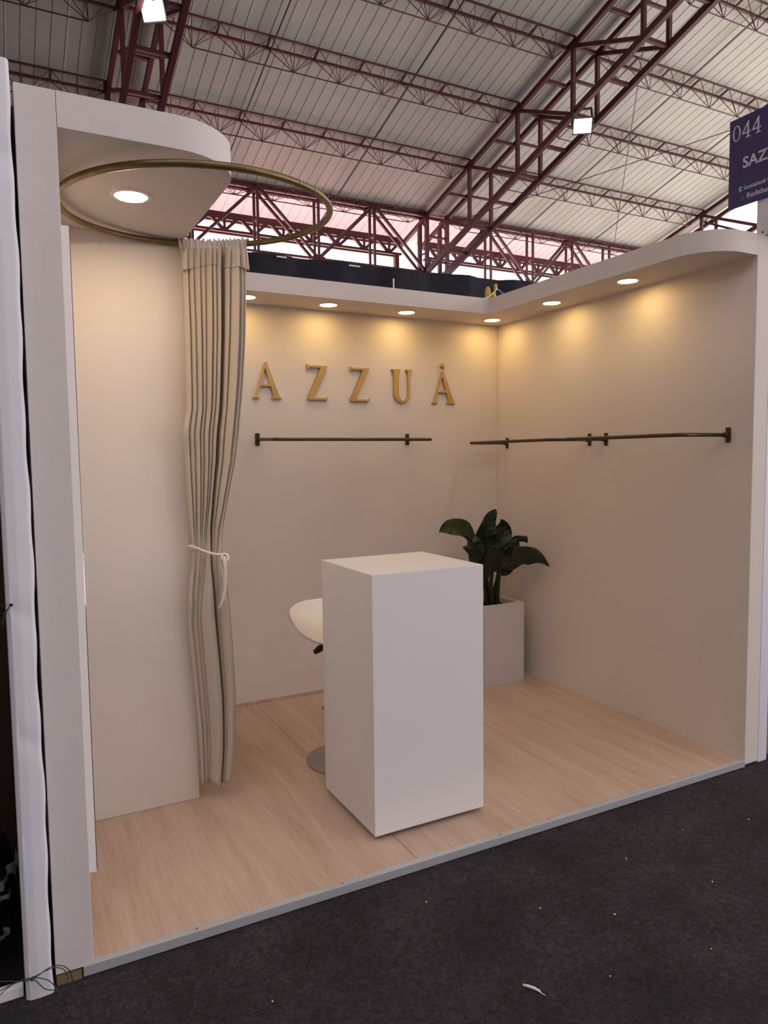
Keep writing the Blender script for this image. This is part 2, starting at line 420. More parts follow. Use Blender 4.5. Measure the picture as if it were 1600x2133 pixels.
for bay, rows, where in ((B0, (10.3, 12.05), 'left of the canopy truss'), (B1, (8.65, 10.3, 12.05, 14.0), 'between left and middle trusses'), (B2, (6.97, 8.65, 10.3, 12.05, 14.0), 'between middle truss and purple sign')):
    for y in rows:
        rr = 'lowest row' if y == 14.0 else ordn[y]+' row up from the eave'
        joist(bay[0], bay[1], y, 'red lattice purlin %s, %s' % (where, rr))

def long_truss(x0, x1, first_top, label):
    zt, zb = 7.56, 6.12
    t = thing('column_line_truss', ((x0+x1)/2, 14.1, zb-0.1), label, 'truss', 'deep red trusses between the columns')
    n = 5; p = (x1-x0)/n
    for yy in (14.0, 14.26):
        bar('top_chord', (x0, yy, zt), (x1, yy, zt), 0.07, 0.12, M_RED, t, side=(0, 1, 0))
        bar('bottom_chord', (x0, yy, zb), (x1, yy, zb), 0.06, 0.05, M_RED, t, side=(0, 1, 0))
        for k in range(n+1):
            x = x0+k*p
            if 0 < k < n: bar('post', (x, yy, zb), (x, yy, zt), 0.055, 0.05, M_RED, t)
            if k < n:
                a, b = ((zt, zb) if (k % 2 == 0) == first_top else (zb, zt))
                bar('diagonal', (x, yy, a), (x+p, yy, b), 0.06, 0.06, M_RED, t, side=(0, 1, 0))
    for k in range(1, n):
        x = x0+k*p
        top = ((k % 2 == 0) == first_top)
        MB().box(x-0.16, x+0.16, 13.99, 14.27, (zt-0.10 if top else zb-0.04), (zt+0.02 if top else zb+0.06)).build('gusset_plate', M_RED, t)
        bar('batten', (x, 14.0, (zt+zb)/2), (x, 14.26, (zt+zb)/2), 0.05, 0.05, M_RED, t)
long_truss(TX[0]+0.42, TX[1]+0.02, True, 'deep red truss with crossing diagonals behind the brass ring')
long_truss(TX[1]+0.6, TX[2]-0.1, False, 'deep red truss with diagonals above the right back corner of the booth')
long_truss(TX[0]-7.4, TX[0]+0.02, True, 'deep red truss left of the canopy, mostly hidden')

def eave_girder(x0, x1, label):
    t = thing('eave_girder', ((x0+x1)/2, 15.2, 6.8), label, 'girder', 'red lattice girders along the eave')
    zt, zb = 7.16, 6.82
    for yy in (15.1, 15.3):
        bar('top_chord', (x0, yy, zt), (x1, yy, zt), 0.08, 0.16, M_RED, t, side=(0, 1, 0))
        bar('bottom_chord', (x0, yy, zb), (x1, yy, zb), 0.07, 0.06, M_RED, t, side=(0, 1, 0))
    n = round((x1-x0)/0.72); p = (x1-x0)/n
    for k in range(n):
        x = x0+k*p
        bar('diagonal', (x, 15.1, zt), (x+p/2, 15.1, zb), 0.07, 0.07, M_RED, t, side=(0, 1, 0))
        bar('diagonal', (x+p/2, 15.1, zb), (x+p, 15.1, zt), 0.07, 0.07, M_RED, t, side=(0, 1, 0))
        bar('post', (x+p/2, 15.1, zb), (x+p/2, 15.1, zt), 0.06, 0.06, M_RED, t)
    for x in (x0+0.1, x1-0.1):
        bar('eave_post', (x, 15.2, CZ), (x, 15.2, zb), 0.12, 0.12, M_RED, t)
eave_girder(TX[0]-7.2, TX[0]+0.25, 'red lattice eave girder left of the canopy, mostly hidden')
eave_girder(TX[0]+0.35, TX[1]-0.1, 'red lattice eave girder against bright sky, seen through the brass ring')
eave_girder(TX[1]+0.7, TX[2]+0.6, 'red lattice eave girder against bright sky above the right back corner')

def cable(name, pts, r, label, cat, group=None):
    tag(MB().tube(pts, r, 6).build(name, M_CABLE), label, cat, group)
for x, lab in ((4.3, 'thin dark sag rod running down the roof, left one of the middle bay'), (7.05, 'thin dark sag rod running down the roof, right one of the middle bay'),
               (12.6, 'thin dark sag rod running down the right roof bay, nearer the middle truss'), (15.05, 'thin dark sag rod running down the right roof bay, nearer the purple sign')):
    cable('sag_rod', [(x, 5.5, roof_z(5.5)-0.10), (x, 15.1, roof_z(15.1)-0.10)], 0.012, lab, 'rod', 'sag rods under the roof')
rz = lambda x, y: (x, y, roof_z(y)-0.15)
cable('bracing_cable', [rz(10.7, 7.95), rz(15.75, 13.7)], 0.010, 'thin bracing cable falling almost straight down the right roof bay', 'cable', 'bracing cables')
cable('bracing_cable', [rz(16.6, 7.55), rz(10.3, 14.05)], 0.010, 'thin bracing cable slanting across the right roof bay', 'cable', 'bracing cables')
bar_t = bar('gable_tie', (18.0, 12.5, 8.08), (18.0, 10.7, 7.2), 0.06, 0.06, M_RED); tag(bar_t, 'slender red tie in the bright gap under the purple sign', 'brace')

def floodlight(c, label):
    t = thing('floodlight', c, label, 'floodlight', 'floodlights hung from the trusses')
    c = Vector(c); n = Vector((-0.50, -0.72, -0.48)).normalized(); sx = Vector((0.82, -0.57, 0)).normalized(); sy = n.cross(sx)
    def plate(w0, h0, w1, h1, d0, d1, name, m):
        b = MB()
        for (w, h, d) in ((w0, h0, d0), (w1, h1, d1)):
            for a, e in ((-1, -1), (1, -1), (1, 1), (-1, 1)): b.v.append(tuple(c + sx*a*w + sy*e*h + n*d))
        b.f = [(0,1,2,3),(4,7,6,5),(0,4,5,1),(1,5,6,2),(2,6,7,3),(3,7,4,0)]
        return b.build(name, m, t)
    plate(0.10, 0.08, 0.18, 0.145, -0.12, 0.02, 'housing', M_HOUSING)
    plate(0.155, 0.115, 0.155, 0.115, 0.021, 0.03, 'glass_panel', M_FLOOD)
    for s in (-1, 1):
        bar('yoke_arm', c+sx*s*0.19, c+sx*s*0.16+Vector((0, 0, 0.30)), 0.03, 0.03, M_HOUSING, t)
    bar('yoke_bridge', c-sx*0.17+Vector((0, 0, 0.30)), c+sx*0.17+Vector((0, 0, 0.30)), 0.04, 0.03, M_HOUSING, t)
floodlight((9.68, 8.48, 7.55), 'lit floodlight hanging from the middle truss')
floodlight((2.0, 8.71, 7.70), 'lit floodlight at the top edge on the left truss')

# dark draped backdrop standing behind the booth
bd = thing('dark_backdrop', (4.5, 4.1, CZ-0.008), 'tall black navy draped backdrop behind the back wall', 'backdrop')
def drape(u, v):
    x = -1.5 + 13*u; z = CZ + (3.245+0.0143*(x-1.77)+0.004*math.sin(x*3.1)+0.006*math.sin(7*x))*v
    return (x, 4.0+0.03*math.sin(x*9)+0.012*math.sin(x*23), z)
MB().grid(drape, 160, 6).build('drape', M_NAVY, bd, smooth=True, solid=0.02)
bar('frame_rail', (-1.5, 4.06, 3.1), (11.5, 4.06, 3.1), 0.04, 0.04, M_HOUSING, bd, side=(0, 1, 0))
for x in (-1.4, 3.0, 7.2, 11.4): bar('frame_post', (x, 4.06, CZ-0.008), (x, 4.06, 3.1), 0.04, 0.04, M_HOUSING, bd)
for (x0, x1, z) in ((2.02, 2.11, 3.19), (2.71, 2.82, 3.19)): MB().box(x0, x1, 3.945, 3.955, z, z+0.012).build('slit_light', M_SLIT, bd)  # slit lights drawn as plain white strips
MB().box(3.155, 3.168, 3.93, 3.945, 3.03, 3.12).build('white_edge', M_SLIT, bd)

# ================================================================== THE BOOTH SHELL
fl = S(bpy.data.objects.new('floor', None)); link(fl, None, (W/2, D/2, -0.016))
for x0, x1 in ((-0.005, 1.0985), (1.1005, W+0.005)):
    MB().box(x0, x1, 0.012, D+0.002, -0.012, 0.0).build('floor_panel', M_LAM, fl)
MB().box(-0.1, W+0.1, 0.014, D+0.04, CZ+0.001, -0.0125).build('floor_deck', M_WOODRAW, fl)
tr = S(bpy.data.objects.new('trim_1', None)); link(tr, None, (W/2, 0, CZ))
MB().slab([(-0.028, -0.004), (W-0.002, -0.004), (W-0.002, 0.0), (-0.028, 0.0)], CZ+0.004, 0.002).build('edge_front', M_ALU, tr, bevel=0.001)
MB().slab([(-0.0, -0.004), (W-0.002, -0.004), (W-0.002, 0.022), (-0.0, 0.022)], 0.0002, 0.0025).build('edge_top', M_ALU, tr, bevel=0.001)
for x in (0.30, 0.795, 1.46, 1.70, 2.53):
    MB().lathe([(0.0045, 0), (0.0045, 0.0015), (0.002, 0.0022)], (x, 0.010, 0.0025), 12).build('screw', M_SCREW, tr)
S(MB().box(-0.10, 0.0, 0.0, D, 0.0, HT).build('wall_left', M_PILLAR, bevel=0.002))
S(MB().box(W, W+0.095, 0.0, D, -0.02, HT).build('wall_right', M_WALL, bevel=0.003))
S(MB().box(-0.10, W+0.095, D+0.002, D+0.05, 0.0, HT).build('wall_back', M_WALL))
S(MB().box(0.001, PX, PY, PY+0.04, 0.001, HS-0.001).build('wall_partition', M_WALL, bevel=0.0015))
S(MB().box(PX+0.0, W-0.001, D-0.008, D+0.001, 0.0005, 0.016).build('baseboard_back', M_LAM))
# canopy over the changing corner, rounded front corner
rc = 0.21
poly = [(0.001, 0.0)] + arc(PX+0.004-rc, rc, rc, -90, 0, 18) + [(PX+0.004, PY+0.045), (0.001, PY+0.045)]
S(MB().slab(poly, HS, HT).build('ceiling_canopy', M_PILLAR, auto=30))
# L-shaped soffit along the back and right walls, rounded at its front end
sx = 2.570; sy = 1.612; rr = 0.20
poly = [(0.001, sy), (sx, sy)] + [(sx, rr)] + arc(sx+rr, rr, rr, 180, 270, 18)[1:] + [(W-0.0005, 0.0), (W-0.0005, D+0.001), (0.001, D+0.001)]
S(MB().slab(poly, HS, HT).build('ceiling_soffit', M_WALL, auto=30))

# ------------------------------------------------------------------ downlights
def downlight(x, y, label, r=0.05, m=M_LED):
    t = thing('downlight', (x, y, HS-0.006), label, 'downlight', 'round warm downlights')
    MB().lathe([(r, 0), (r+0.012, 0.0015), (r+0.013, 0.004), (r+0.013, 0.006), (r, 0.006), (r-0.002, 0.003)], (x, y, HS-0.006), 40, caps=False).build('rim', M_LEDRIM, t, auto=40)
    MB().lathe([(0.0005, 0.0), (r-0.001, 0.0), (r-0.001, 0.003)], (x, y, HS-0.004), 32, caps=False).build('diffuser', m, t)
downlight(0.255, 0.44, 'glowing round downlight inside the brass ring under the canopy', 0.054, M_LEDBIG)
downlight(1.056, 1.760, 'glowing downlight half hidden behind the curtain top')
downlight(1.546, 1.765, 'glowing downlight over the first letter Z')
downlight(2.068, 1.770, 'glowing downlight above and left of the letter U')
downlight(2.706, 1.762, 'glowing downlight in the back corner of the soffit')
downlight(2.704, 1.181, 'glowing downlight in the middle of the right wall soffit')
downlight(2.704, 0.600, 'glowing downlight nearest the front on the right wall soffit')

# ------------------------------------------------------------------ brass curtain ring
RCX, RCY, RCZ, RRR = 0.4755, 0.4162, 2.3103, 0.4524
def ringp(a, dr=0.0, dz=0.0):
    dx, dy = (RRR+dr)*math.cos(a), (RRR+dr)*math.sin(a)
    return Vector((RCX+dx, RCY+dy, RCZ+0.0292*dx+0.0228*dy+dz))
ring = thing('curtain_ring', (RCX, RCY, RCZ-0.02), 'big round brass curtain ring hung under the canopy', 'curtain rail')
MB().tube([ringp(2*math.pi*k/96) for k in range(96)], 0.0115, 14, closed=True).build('hoop', M_BRASS, ring, smooth=True)
for a in (88, 185):
    p = ringp(R(a)); MB().tube([p, (p.x, p.y, HS+0.001)], 0.005, 8).build('hanger', M_BRASS, ring)
for a in (-62, -52):
    p = ringp(R(a), 0.0118); q = ringp(R(a), 0.0135); MB().tube([p, q], 0.0035, 8).build('hole_screw', M_SCREW, ring)

# ------------------------------------------------------------------ curtain
CL = [(2.313,0.503),(2.211,0.503),(1.947,0.504),(1.66,0.501),(1.593,0.489),(1.554,0.484),(1.37,0.491),(1.173,0.501),(1.094,0.508),(1.014,0.503),(0.896,0.486),(0.777,0.48),(0.614,0.491),(0.47,0.502),(0.325,0.512),(0.06,0.518)]
CR = [(2.317,0.747),(2.219,0.742),(1.953,0.734),(1.759,0.723),(1.563,0.706),(1.445,0.692),(1.287,0.658),(1.168,0.635),(1.068,0.629),(1.008,0.631),(0.905,0.648),(0.762,0.659),(0.596,0.666),(0.451,0.67),(0.223,0.658),(0.06,0.633)]
TOPB = [0, .09, .19, .285, .37, .46, .535, .60, .665, .735, .875, .955, 1.0]
BOTB = [0, .09, .12, .20, .22, .235, .28, .62, .70, .715, .73, .975, 1.0]
TOPA = [.034, .026, .034, .024, .036, .026, .032, -.060, .026, .046, .020, .012]
BOTA = [.016, .003, .014, .003, .003, .012, .042, -.075, .004, .004, .034, .006]
def sstep(a, b, x):
    t = min(1, max(0, (x-a)/(b-a))); return t*t*(3-2*t)
def curtain_pt(u, z, push=0.0, flare=0.0):
    xl, xr = interp(CL, z)+0.0045, interp(CR, z)+0.008*sstep(1.2, 2.2, z)
    w = sstep(1.35, 0.75, z)
    nb = [a*(1-w)+b*w for a, b in zip(TOPB, BOTB)]
    uu = u + 0.010*math.sin(z*2.3+u*7)*math.sin(math.pi*u) + 0.006*math.sin(z*5.1+u*15)*math.sin(math.pi*u)
    uu = min(0.99999, max(0.0, uu))
    i = 0
    while i < 11 and uu >= nb[i+1]: i += 1
    f = (uu-nb[i])/(nb[i+1]-nb[i])
    A = TOPA[i]*(1-w)+BOTA[i]*w
    pinch = 1-0.55*math.exp(-((z-1.075)/0.10)**2)
    A *= pinch * (0.75+0.25*sstep(2.31, 2.1, z))
    h = math.sqrt(max(0, 1-(2*f-1)**2)) if A > 0 else math.sin(math.pi*f)**0.8
    k = sstep(2.31, 1.1, z)
    y = 0.848 + (0.772+0.040*k-0.848)*u - A*h - push
    y += 0.005*math.sin(6*u+z*3.0)
    x = xl + (xr-xl)*u
    if A > 0: x += 0.10*(xr-xl)*(nb[i+1]-nb[i])*math.sin(2*math.pi*f)      # cloth bulges over its own creases
    e = math.exp(-((z-1.57)/0.05)**2)*math.exp(-(u/0.10)**2); y -= 0.022*e; x -= 0.006*e
    e = math.exp(-((z-0.86)/0.05)**2)*math.exp(-(u/0.10)**2); y -= 0.018*e
    return Vector((x, y-flare, z))
ct = thing('curtain', (0.6, 0.79, 0.08), 'gathered taupe curtain hanging from the brass ring', 'curtain')
def cloth(u, v):
    hem = 0.072 + 0.05*max(0, (u-0.62)/0.38) + 0.012*math.sin(u*7)
    z = 2.300*(1-v) + hem*v
    return curtain_pt(u, z)
MB().grid(cloth, 300, 100).build('cloth', M_CURT, ct, smooth=True, solid=0.0018)
def header(u, v):                                # rod pocket ruffled over the hoop, then a stitched flap to the front
    a = R(87 - 36*u); c = ringp(a); n = Vector((math.cos(a), math.sin(a), 0)); ph = 2*math.pi*15*(u+0.03*math.sin(9*u))
    ruf = 0.5+0.5*math.sin(ph)+0.35*math.sin(ph*1.7+1)
    rad = 0.0135+0.0050*ruf
    ends = math.exp(-(u/0.09)**2)+math.exp(-((1-u)/0.10)**2)
    if v < 0.35:
        t = math.pi*(v/0.35)
        return c + n*(rad*math.cos(t)) + Vector((0, 0, rad*math.sin(t)*1.15 + 0.003*ruf*math.sin(t)))
    d = (v-0.35)/0.65
    L = 0.098 + 0.020*ends + 0.006*math.sin(u*11)
    p0 = c - n*rad
    z = p0.z - L*d
    q = curtain_pt(u, min(z, 2.30), push=0.0028, flare=0.020*ends*d)
    q.x += 0.006*ends*d*(1 if u > 0.5 else -1)
    m = sstep(0, 0.5, d)
    out = p0*(1-m) + q*m; out.z = z
    return out
MB().grid(header, 300, 30).build('header_flap', M_CURT, ct, smooth=True, solid=0.0016)
# rope tieback around the gathered waist
def rope_loop():
    pts = []
    for k in range(40):
        a = 2*math.pi*k/40
        x = 0.570+0.080*math.cos(a); y = 0.808-0.036*math.sin(a)
        pts.append((x, y, 1.075 - 0.32*(x-0.566) + 0.004*math.sin(3*a)))
    return pts
rp = thing('rope_tieback', (0.57, 0.79, 1.05), 'cream rope tied around the curtain with one loose end', 'rope')
MB().tube(rope_loop(), 0.0058, 9, closed=True).build('loop', M_ROPE, rp, smooth=True)
kn = [(0.626+0.013*math.cos(a), 0.763+0.010*math.sin(a), 1.050+0.013*math.sin(a)) for a in [R(k*24) for k in range(15)]]
MB().tube(kn, 0.0056, 9, closed=True).build('knot', M_ROPE, rp, smooth=True)
tail = [(0.620, 0.752, 1.056), (0.621, 0.746, 1.02), (0.621, 0.745, 0.97), (0.617, 0.746, 0.92), (0.607, 0.747, 0.875), (0.594, 0.748, 0.840)]
MB().tube(tail, [0.0065, 0.0065, 0.0065, 0.0065, 0.0068, 0.0085], 9).build('tail', M_ROPE, rp, smooth=True)

# ------------------------------------------------------------------ white-edged mirror on the left side wall
mr = thing('wall_mirror', (0.02, 0.45, 0.19), 'tall white edged mirror panel on the left side wall', 'mirror')
MB().box(0.0005, 0.032, 0.15, 0.74, 0.192, 2.128).build('backing_board', M_STRIP, mr, bevel=0.001)
MB().box(0.032, 0.0345, 0.155, 0.735, 0.197, 2.123).build('glass', M_MIRROR, mr)

# ------------------------------------------------------------------ counter
KX, KY, KW, KD, KH, KB = 1.015, 0.194, 0.498, 0.475, 1.021, 0.022
ct2 = thing('counter', (KX+KW/2, KY+KD/2, 0.0), 'plain white square counter pedestal in the middle of the floor', 'counter')
MB().box(KX, KX+KW, KY, KY+KD, KB, KH).build('body', M_COUNTER, ct2, bevel=0.0012)
for dx in (0.06, KW-0.06):
    for dy in (0.06, KD-0.06):
        MB().lathe([(0.024, 0), (0.024, KB+0.001)], (KX+dx, KY+dy, 0.0), 16).build('foot', M_BLACK, ct2)

# ------------------------------------------------------------------ bar stool behind the counter
SX, SY = 1.245, 0.945
st = thing('bar_stool', (SX, SY, 0.0), 'white shell bar stool with round steel base behind the counter', 'stool')
MB().lathe([(0.195, 0), (0.197, 0.006), (0.185, 0.012), (0.10, 0.024), (0.05, 0.034), (0.036, 0.05)], (SX, SY, 0), 48).build('base', M_STEEL, st, auto=40)
MB().lathe([(0.03, 0), (0.03, 0.36), (0.022, 0.365), (0.022, 0.60)], (SX, SY, 0.03), 20).build('column', M_STEEL, st, auto=40)
MB().lathe([(0.05, 0), (0.09, 0.02), (0.10, 0.026)], (SX, SY, 0.622), 20).build('seat_mount', M_BLACK, st, auto=40)
lv = [(SX-0.02, SY-0.02, 0.62), (SX-0.10, SY-0.035, 0.60), (SX-0.145, SY-0.043, 0.575)]
MB().tube(lv, [0.007, 0.007, 0.007], 8).build('lever', M_STEEL, st, smooth=True)
MB().tube([(SX-0.125, SY-0.040, 0.587), (SX-0.150, SY-0.044, 0.572), (SX-0.178, SY-0.050, 0.560)], [0.012, 0.017, 0.011], 10).build('lever_grip', M_BLACK, st, smooth=True)
fr = [(SX+0.16*math.cos(R(a)), SY-0.02+0.16*math.sin(R(a)), 0.30) for a in range(-160, -15, 8)]
MB().tube([(SX-0.025, SY, 0.30)]+fr+[(SX+0.025, SY, 0.30)], 0.009, 8).build('footrest', M_STEEL, st, smooth=True)
def shell(u, v):                                 # scooped seat, rim rising to the sides and back
    a = 2*math.pi*u; ca, sa = math.cos(a), math.sin(a); e = 0.72
    sx_ = math.copysign(abs(ca)**e, ca); sy_ = math.copysign(abs(sa)**e, sa)
    H = 0.072 + 0.030*sa - 0.075*max(0, -sa)**1.5
    r = math.sin(v*math.pi/2)**0.9
    flare = 0.86+0.14*min(1, r*1.1)
    x = 0.235*sx_*r*flare; y = 0.205*sy_*r*flare; z = H*r**4.0
    th = R(-14)
    return (SX-0.030+x*math.cos(th)-y*math.sin(th), SY-0.01+x*math.sin(th)+y*math.cos(th), 0.652+z)
MB().grid(shell, 64, 24).build('seat_shell', M_STOOL, st, smooth=True, solid=0.014)

# ------------------------------------------------------------------ planter and plant
px0, px1, py0, py1, pz = 2.455, 2.767, 1.505, 1.815, 0.513
pl = thing('planter_box', ((px0+px1)/2, (py0+py1)/2, 0.0), 'tall off-white square planter box in the back corner', 'planter')
tw = 0.030
MB().box(px0, px1, py0, py0+tw, 0.0, pz).build('side_panel', M_PLANTER, pl, bevel=0.001)
MB().box(px0, px1, py1-tw, py1, 0.0, pz).build('side_panel', M_PLANTER, pl, bevel=0.001)
MB().box(px0, px0+tw, py0+tw, py1-tw, 0.0, pz).build('side_panel', M_PLANTER, pl, bevel=0.001)
MB().box(px1-tw, px1, py0+tw, py1-tw, 0.0, pz).build('side_panel', M_PLANTER, pl, bevel=0.001)
def soil(u, v):
    x = px0+tw+(px1-px0-2*tw)*u; y = py0+tw+(py1-py0-2*tw)*v
    return (x, y, 0.475+0.012*math.sin(x*40)*math.sin(y*37)+0.015*(1-((u-.5)**2+(v-.5)**2)*3))
MB().grid(soil, 14, 14).build('soil', M_SOIL, pl, smooth=True)
pt = thing('potted_plant', (2.60, 1.65, 0.48), 'dark broad leaved plant growing in the corner planter', 'plant')
def bez(a, b, c, t): return a*(1-t)**2 + b*2*t*(1-t) + c*t*t
def leaf(root_p, base, ctrl, tip, width, roll=0.0, wav=1.0, ph=0.0):
    root_p, base, ctrl, tip = map(Vector, (root_p, base, ctrl, tip))
    mid = root_p*0.5+base*0.5 + Vector((0, 0, 0.02)); mid.x = root_p.x*0.7+base.x*0.3; mid.y = root_p.y*0.7+base.y*0.3
    sp = [bez(root_p, mid, base, k/8) for k in range(9)]
    tdir = (bez(base, ctrl, tip, 0.12)-base)
    sp.append(base+tdir*0.5)
    MB().tube(sp, [0.017-0.0011*k for k in range(len(sp))], 8).build('stem', M_STEM, pt, smooth=True)
    def fn(u, v):
        p = bez(base, ctrl, tip, v); q = bez(base, ctrl, tip, min(1, v+0.02)); q0 = bez(base, ctrl, tip, max(0, v-0.02))
        tg = (q-q0).normalized()
        view = Vector((0, 0, 1)) if abs(tg.z) < 0.75 else Vector((-0.35, -0.9, 0.1))
        sd = tg.cross(view).normalized(); nr = sd.cross(tg)
        sd2 = sd*math.cos(roll)+nr*math.sin(roll); nr2 = -sd*math.sin(roll)+nr*math.cos(roll)
        t = (u-0.5)*2
        w = width*0.5*(math.sin(math.pi*min(1, v**0.72*0.985+0.012))**0.72)
        edge = 0.010*wav*math.sin(v*13+ph+(1.7 if t > 0 else 0))*abs(t)**2
        rib = 0.0028*math.sin(v*46-abs(t)*9)*(0.2+abs(t))*(1-abs(t)**4)
        return p + sd2*w*t + nr2*(0.26*w*abs(t)**1.3 + edge + rib)
    lo = MB().grid(fn, 14, 44).build('leaf', M_LEAF, pt, smooth=True, solid=0.0012)
    MB().tube([fn(0.5, k/14)+Vector((0, -0.001, -0.002)) for k in range(14)], [0.0055*(1-k/15)+0.001 for k in range(14)], 6).build('midrib', M_STEM, lo, smooth=True)
RT = (2.575, 1.64, 0.478)
leaf(RT, (2.475, 1.55, 0.80), (2.30, 1.52, 1.09), (2.125, 1.50, 1.00), 0.165, roll=0.95, ph=0.5)          # left leaf
leaf((2.59, 1.66, 0.478), (2.575, 1.66, 0.82), (2.545, 1.66, 0.98), (2.640, 1.64, 1.11), 0.150, roll=-0.3)   # tall middle leaf
leaf((2.61, 1.67, 0.478), (2.66, 1.68, 0.78), (2.77, 1.69, 0.97), (2.712, 1.68, 1.035), 0.135, roll=0.2, ph=2)     # upper right
leaf((2.62, 1.63, 0.478), (2.63, 1.56, 0.80), (2.73, 1.53, 0.97), (2.826, 1.55, 0.885), 0.125, roll=0.5, ph=1)      # right, tip drooping
leaf((2.62, 1.60, 0.478), (2.575, 1.50, 0.735), (2.65, 1.38, 0.90), (2.775, 1.27, 0.775), 0.155, roll=1.05, ph=3)     # low right leaf to the front
leaf((2.58, 1.60, 0.478), (2.53, 1.54, 0.72), (2.52, 1.47, 0.86), (2.60, 1.40, 0.93), 0.150, roll=0.0, ph=2.4)        # front middle
leaf((2.56, 1.62, 0.478), (2.50, 1.58, 0.66), (2.46, 1.55, 0.84), (2.40, 1.60, 0.95), 0.125, roll=0.3, ph=4)        # inner left
leaf((2.60, 1.62, 0.478), (2.60, 1.55, 0.70), (2.66, 1.50, 0.82), (2.70, 1.49, 0.93), 0.135, roll=-0.2, ph=5)      # inner right

# ------------------------------------------------------------------ clothes rails
def rail(pa, pb, out, label):
    """U-shaped rail: wall plates at pa and pb, arms along `out`, bar between"""
    pa, pb, out = Vector(pa), Vector(pb), Vector(out)
    t = thing('clothes_rail', ((pa+pb)/2 + Vector((0, 0, -0.036))), label, 'clothes rail', 'dark bronze clothes rails')
    d = (pb-pa).normalized(); n = out.normalized(); rb = 0.025; path = []
    path.append(pa + n*0.002); path.append(pa + out - n*rb)
    for k in range(1, 7):
        a = math.pi/2*k/7; path.append(pa + out - n*rb + n*rb*math.sin(a) + d*rb*(1-math.cos(a)))
    path.append(pa + out + d*rb); path.append(pb + out - d*rb)
    for k in range(1, 7):
        a = math.pi/2*k/7; path.append(pb + out - d*rb + d*rb*math.sin(a) - n*rb*(1-math.cos(a)))
    path.append(pb + out - n*rb); path.append(pb + n*0.002)
    MB().tube(path, 0.0095, 12).build('bar', M_BRONZE, t, smooth=True)
    for q in (pa, pb):
        b = MB(); s = d*0.0135; zz = Vector((0, 0, 0.036))
        for e in (n*0.0005, n*0.006):
            for sa, sb in ((-1, -1), (1, -1), (1, 1), (-1, 1)): b.v.append(tuple(q + s*sa + zz*sb + e))
        b.f = [(0,1,2,3),(4,7,6,5),(0,4,5,1),(1,5,6,2),(2,6,7,3),(3,7,4,0)]
        po = b.build('wall_plate', M_BRONZE, t, bevel=0.002)
        for sg in (-1, 1):
            c = q + Vector((0, 0, 0.023*sg)); MB().tube([c+n*0.005, c+n*0.008], 0.0045, 8).build('screw', M_BLACK, po)
        MB().tube([q+n*0.005, q+n*0.03], 0.0125, 12).build('collar', M_BRONZE, po, smooth=True)
rail((1.155, D+0.002, 1.565), (2.157, D+0.002, 1.565), (0, -0.31, -0.008), 'dark bronze clothes rail on the back wall under the gold letters')
rail((W, 1.826, 1.538), (W, 1.043, 1.540), (-0.31, 0, 0), 'dark bronze clothes rail on the right wall, nearer the corner')
rail((W, 0.913, 1.539), (W, 0.127, 1.538), (-0.31, 0, 0), 'dark bronze clothes rail on the right wall, nearer the front')

# ------------------------------------------------------------------ gold letters
LETTER_A = [[(0,0),(.23,0),(.23,.02),(.145,.04),(.248,.335),(.618,.335),(.725,.04),(.64,.02),(.64,0),(1,0),(1,.02),(.93,.04),(.49,1.0),(.45,1.0),(.075,.04),(0,.02)],
            [(.27,.39),(.435,.85),(.597,.39)]]
LETTER_Z = [[(.02,.89),(.055,.89),(.10,.945),(.655,.945),(0,.05),(0,0),(.955,0),(1.0,.10),(.965,.10),(.91,.052),(.285,.052),(.97,.965),(.97,1.0),(.09,1.0),(.0,1.03)]]
_ub = [(.47-.39*math.cos(R(a)), .30-.30*math.sin(R(a))) for a in range(0, 181, 12)]
_ui = [(.535+.225*math.cos(R(a)), .30-.245*math.sin(R(a))) for a in range(0, 181, 12)]
LETTER_U = [[(-.02,1),(-.02,.975),(.08,.95)] + _ub + [(.86,.95),(.97,.975),(.97,1),(.66,1),(.66,.975),(.76,.95)] + _ui + [(.31,.95),(.40,.975),(.40,1)]]
def letter(name, loops, x0, x1, z0, z1, label):
    w, h = x1-x0, z1-z0; yb = D+0.001
    lp = [[(p[0]*w, p[1]*h) for p in l] for l in loops]
    t = shape2d(name, lp, 0.015, M_GOLD, None, lambda x, y, z: Vector((x0+x, yb-0.008-z, z0+y)), bevel=0.0006)
    return tag(t, label, 'letter', 'gold letters on the back wall')
letter('letter_a', LETTER_A, 1.133, 1.306, 1.803, 2.012, 'gold letter A nearest the curtain')
letter('letter_z', LETTER_Z, 1.470, 1.602, 1.803, 2.006, 'gold letter Z following the first A')
letter('letter_z', LETTER_Z, 1.753, 1.886, 1.801, 2.004, 'gold letter Z just before the U')
letter('letter_u', LETTER_U, 2.046, 2.196, 1.799, 2.010, 'gold letter U between the second Z and the last A')
o = letter('letter_a', LETTER_A, 2.342, 2.521, 1.802, 2.012, 'gold letter A with a small star accent above it')
st4 = []
for k in range(8):
    a = R(45*k+12); r = 0.019 if k % 2 == 0 else 0.008
    st4.append((r*math.cos(a), r*math.sin(a)))
shape2d('star_accent', [st4], 0.018, M_GOLD, o, lambda x, y, z: Vector((2.427+x, D-0.009-z, 2.045+y)), bevel=0.001)

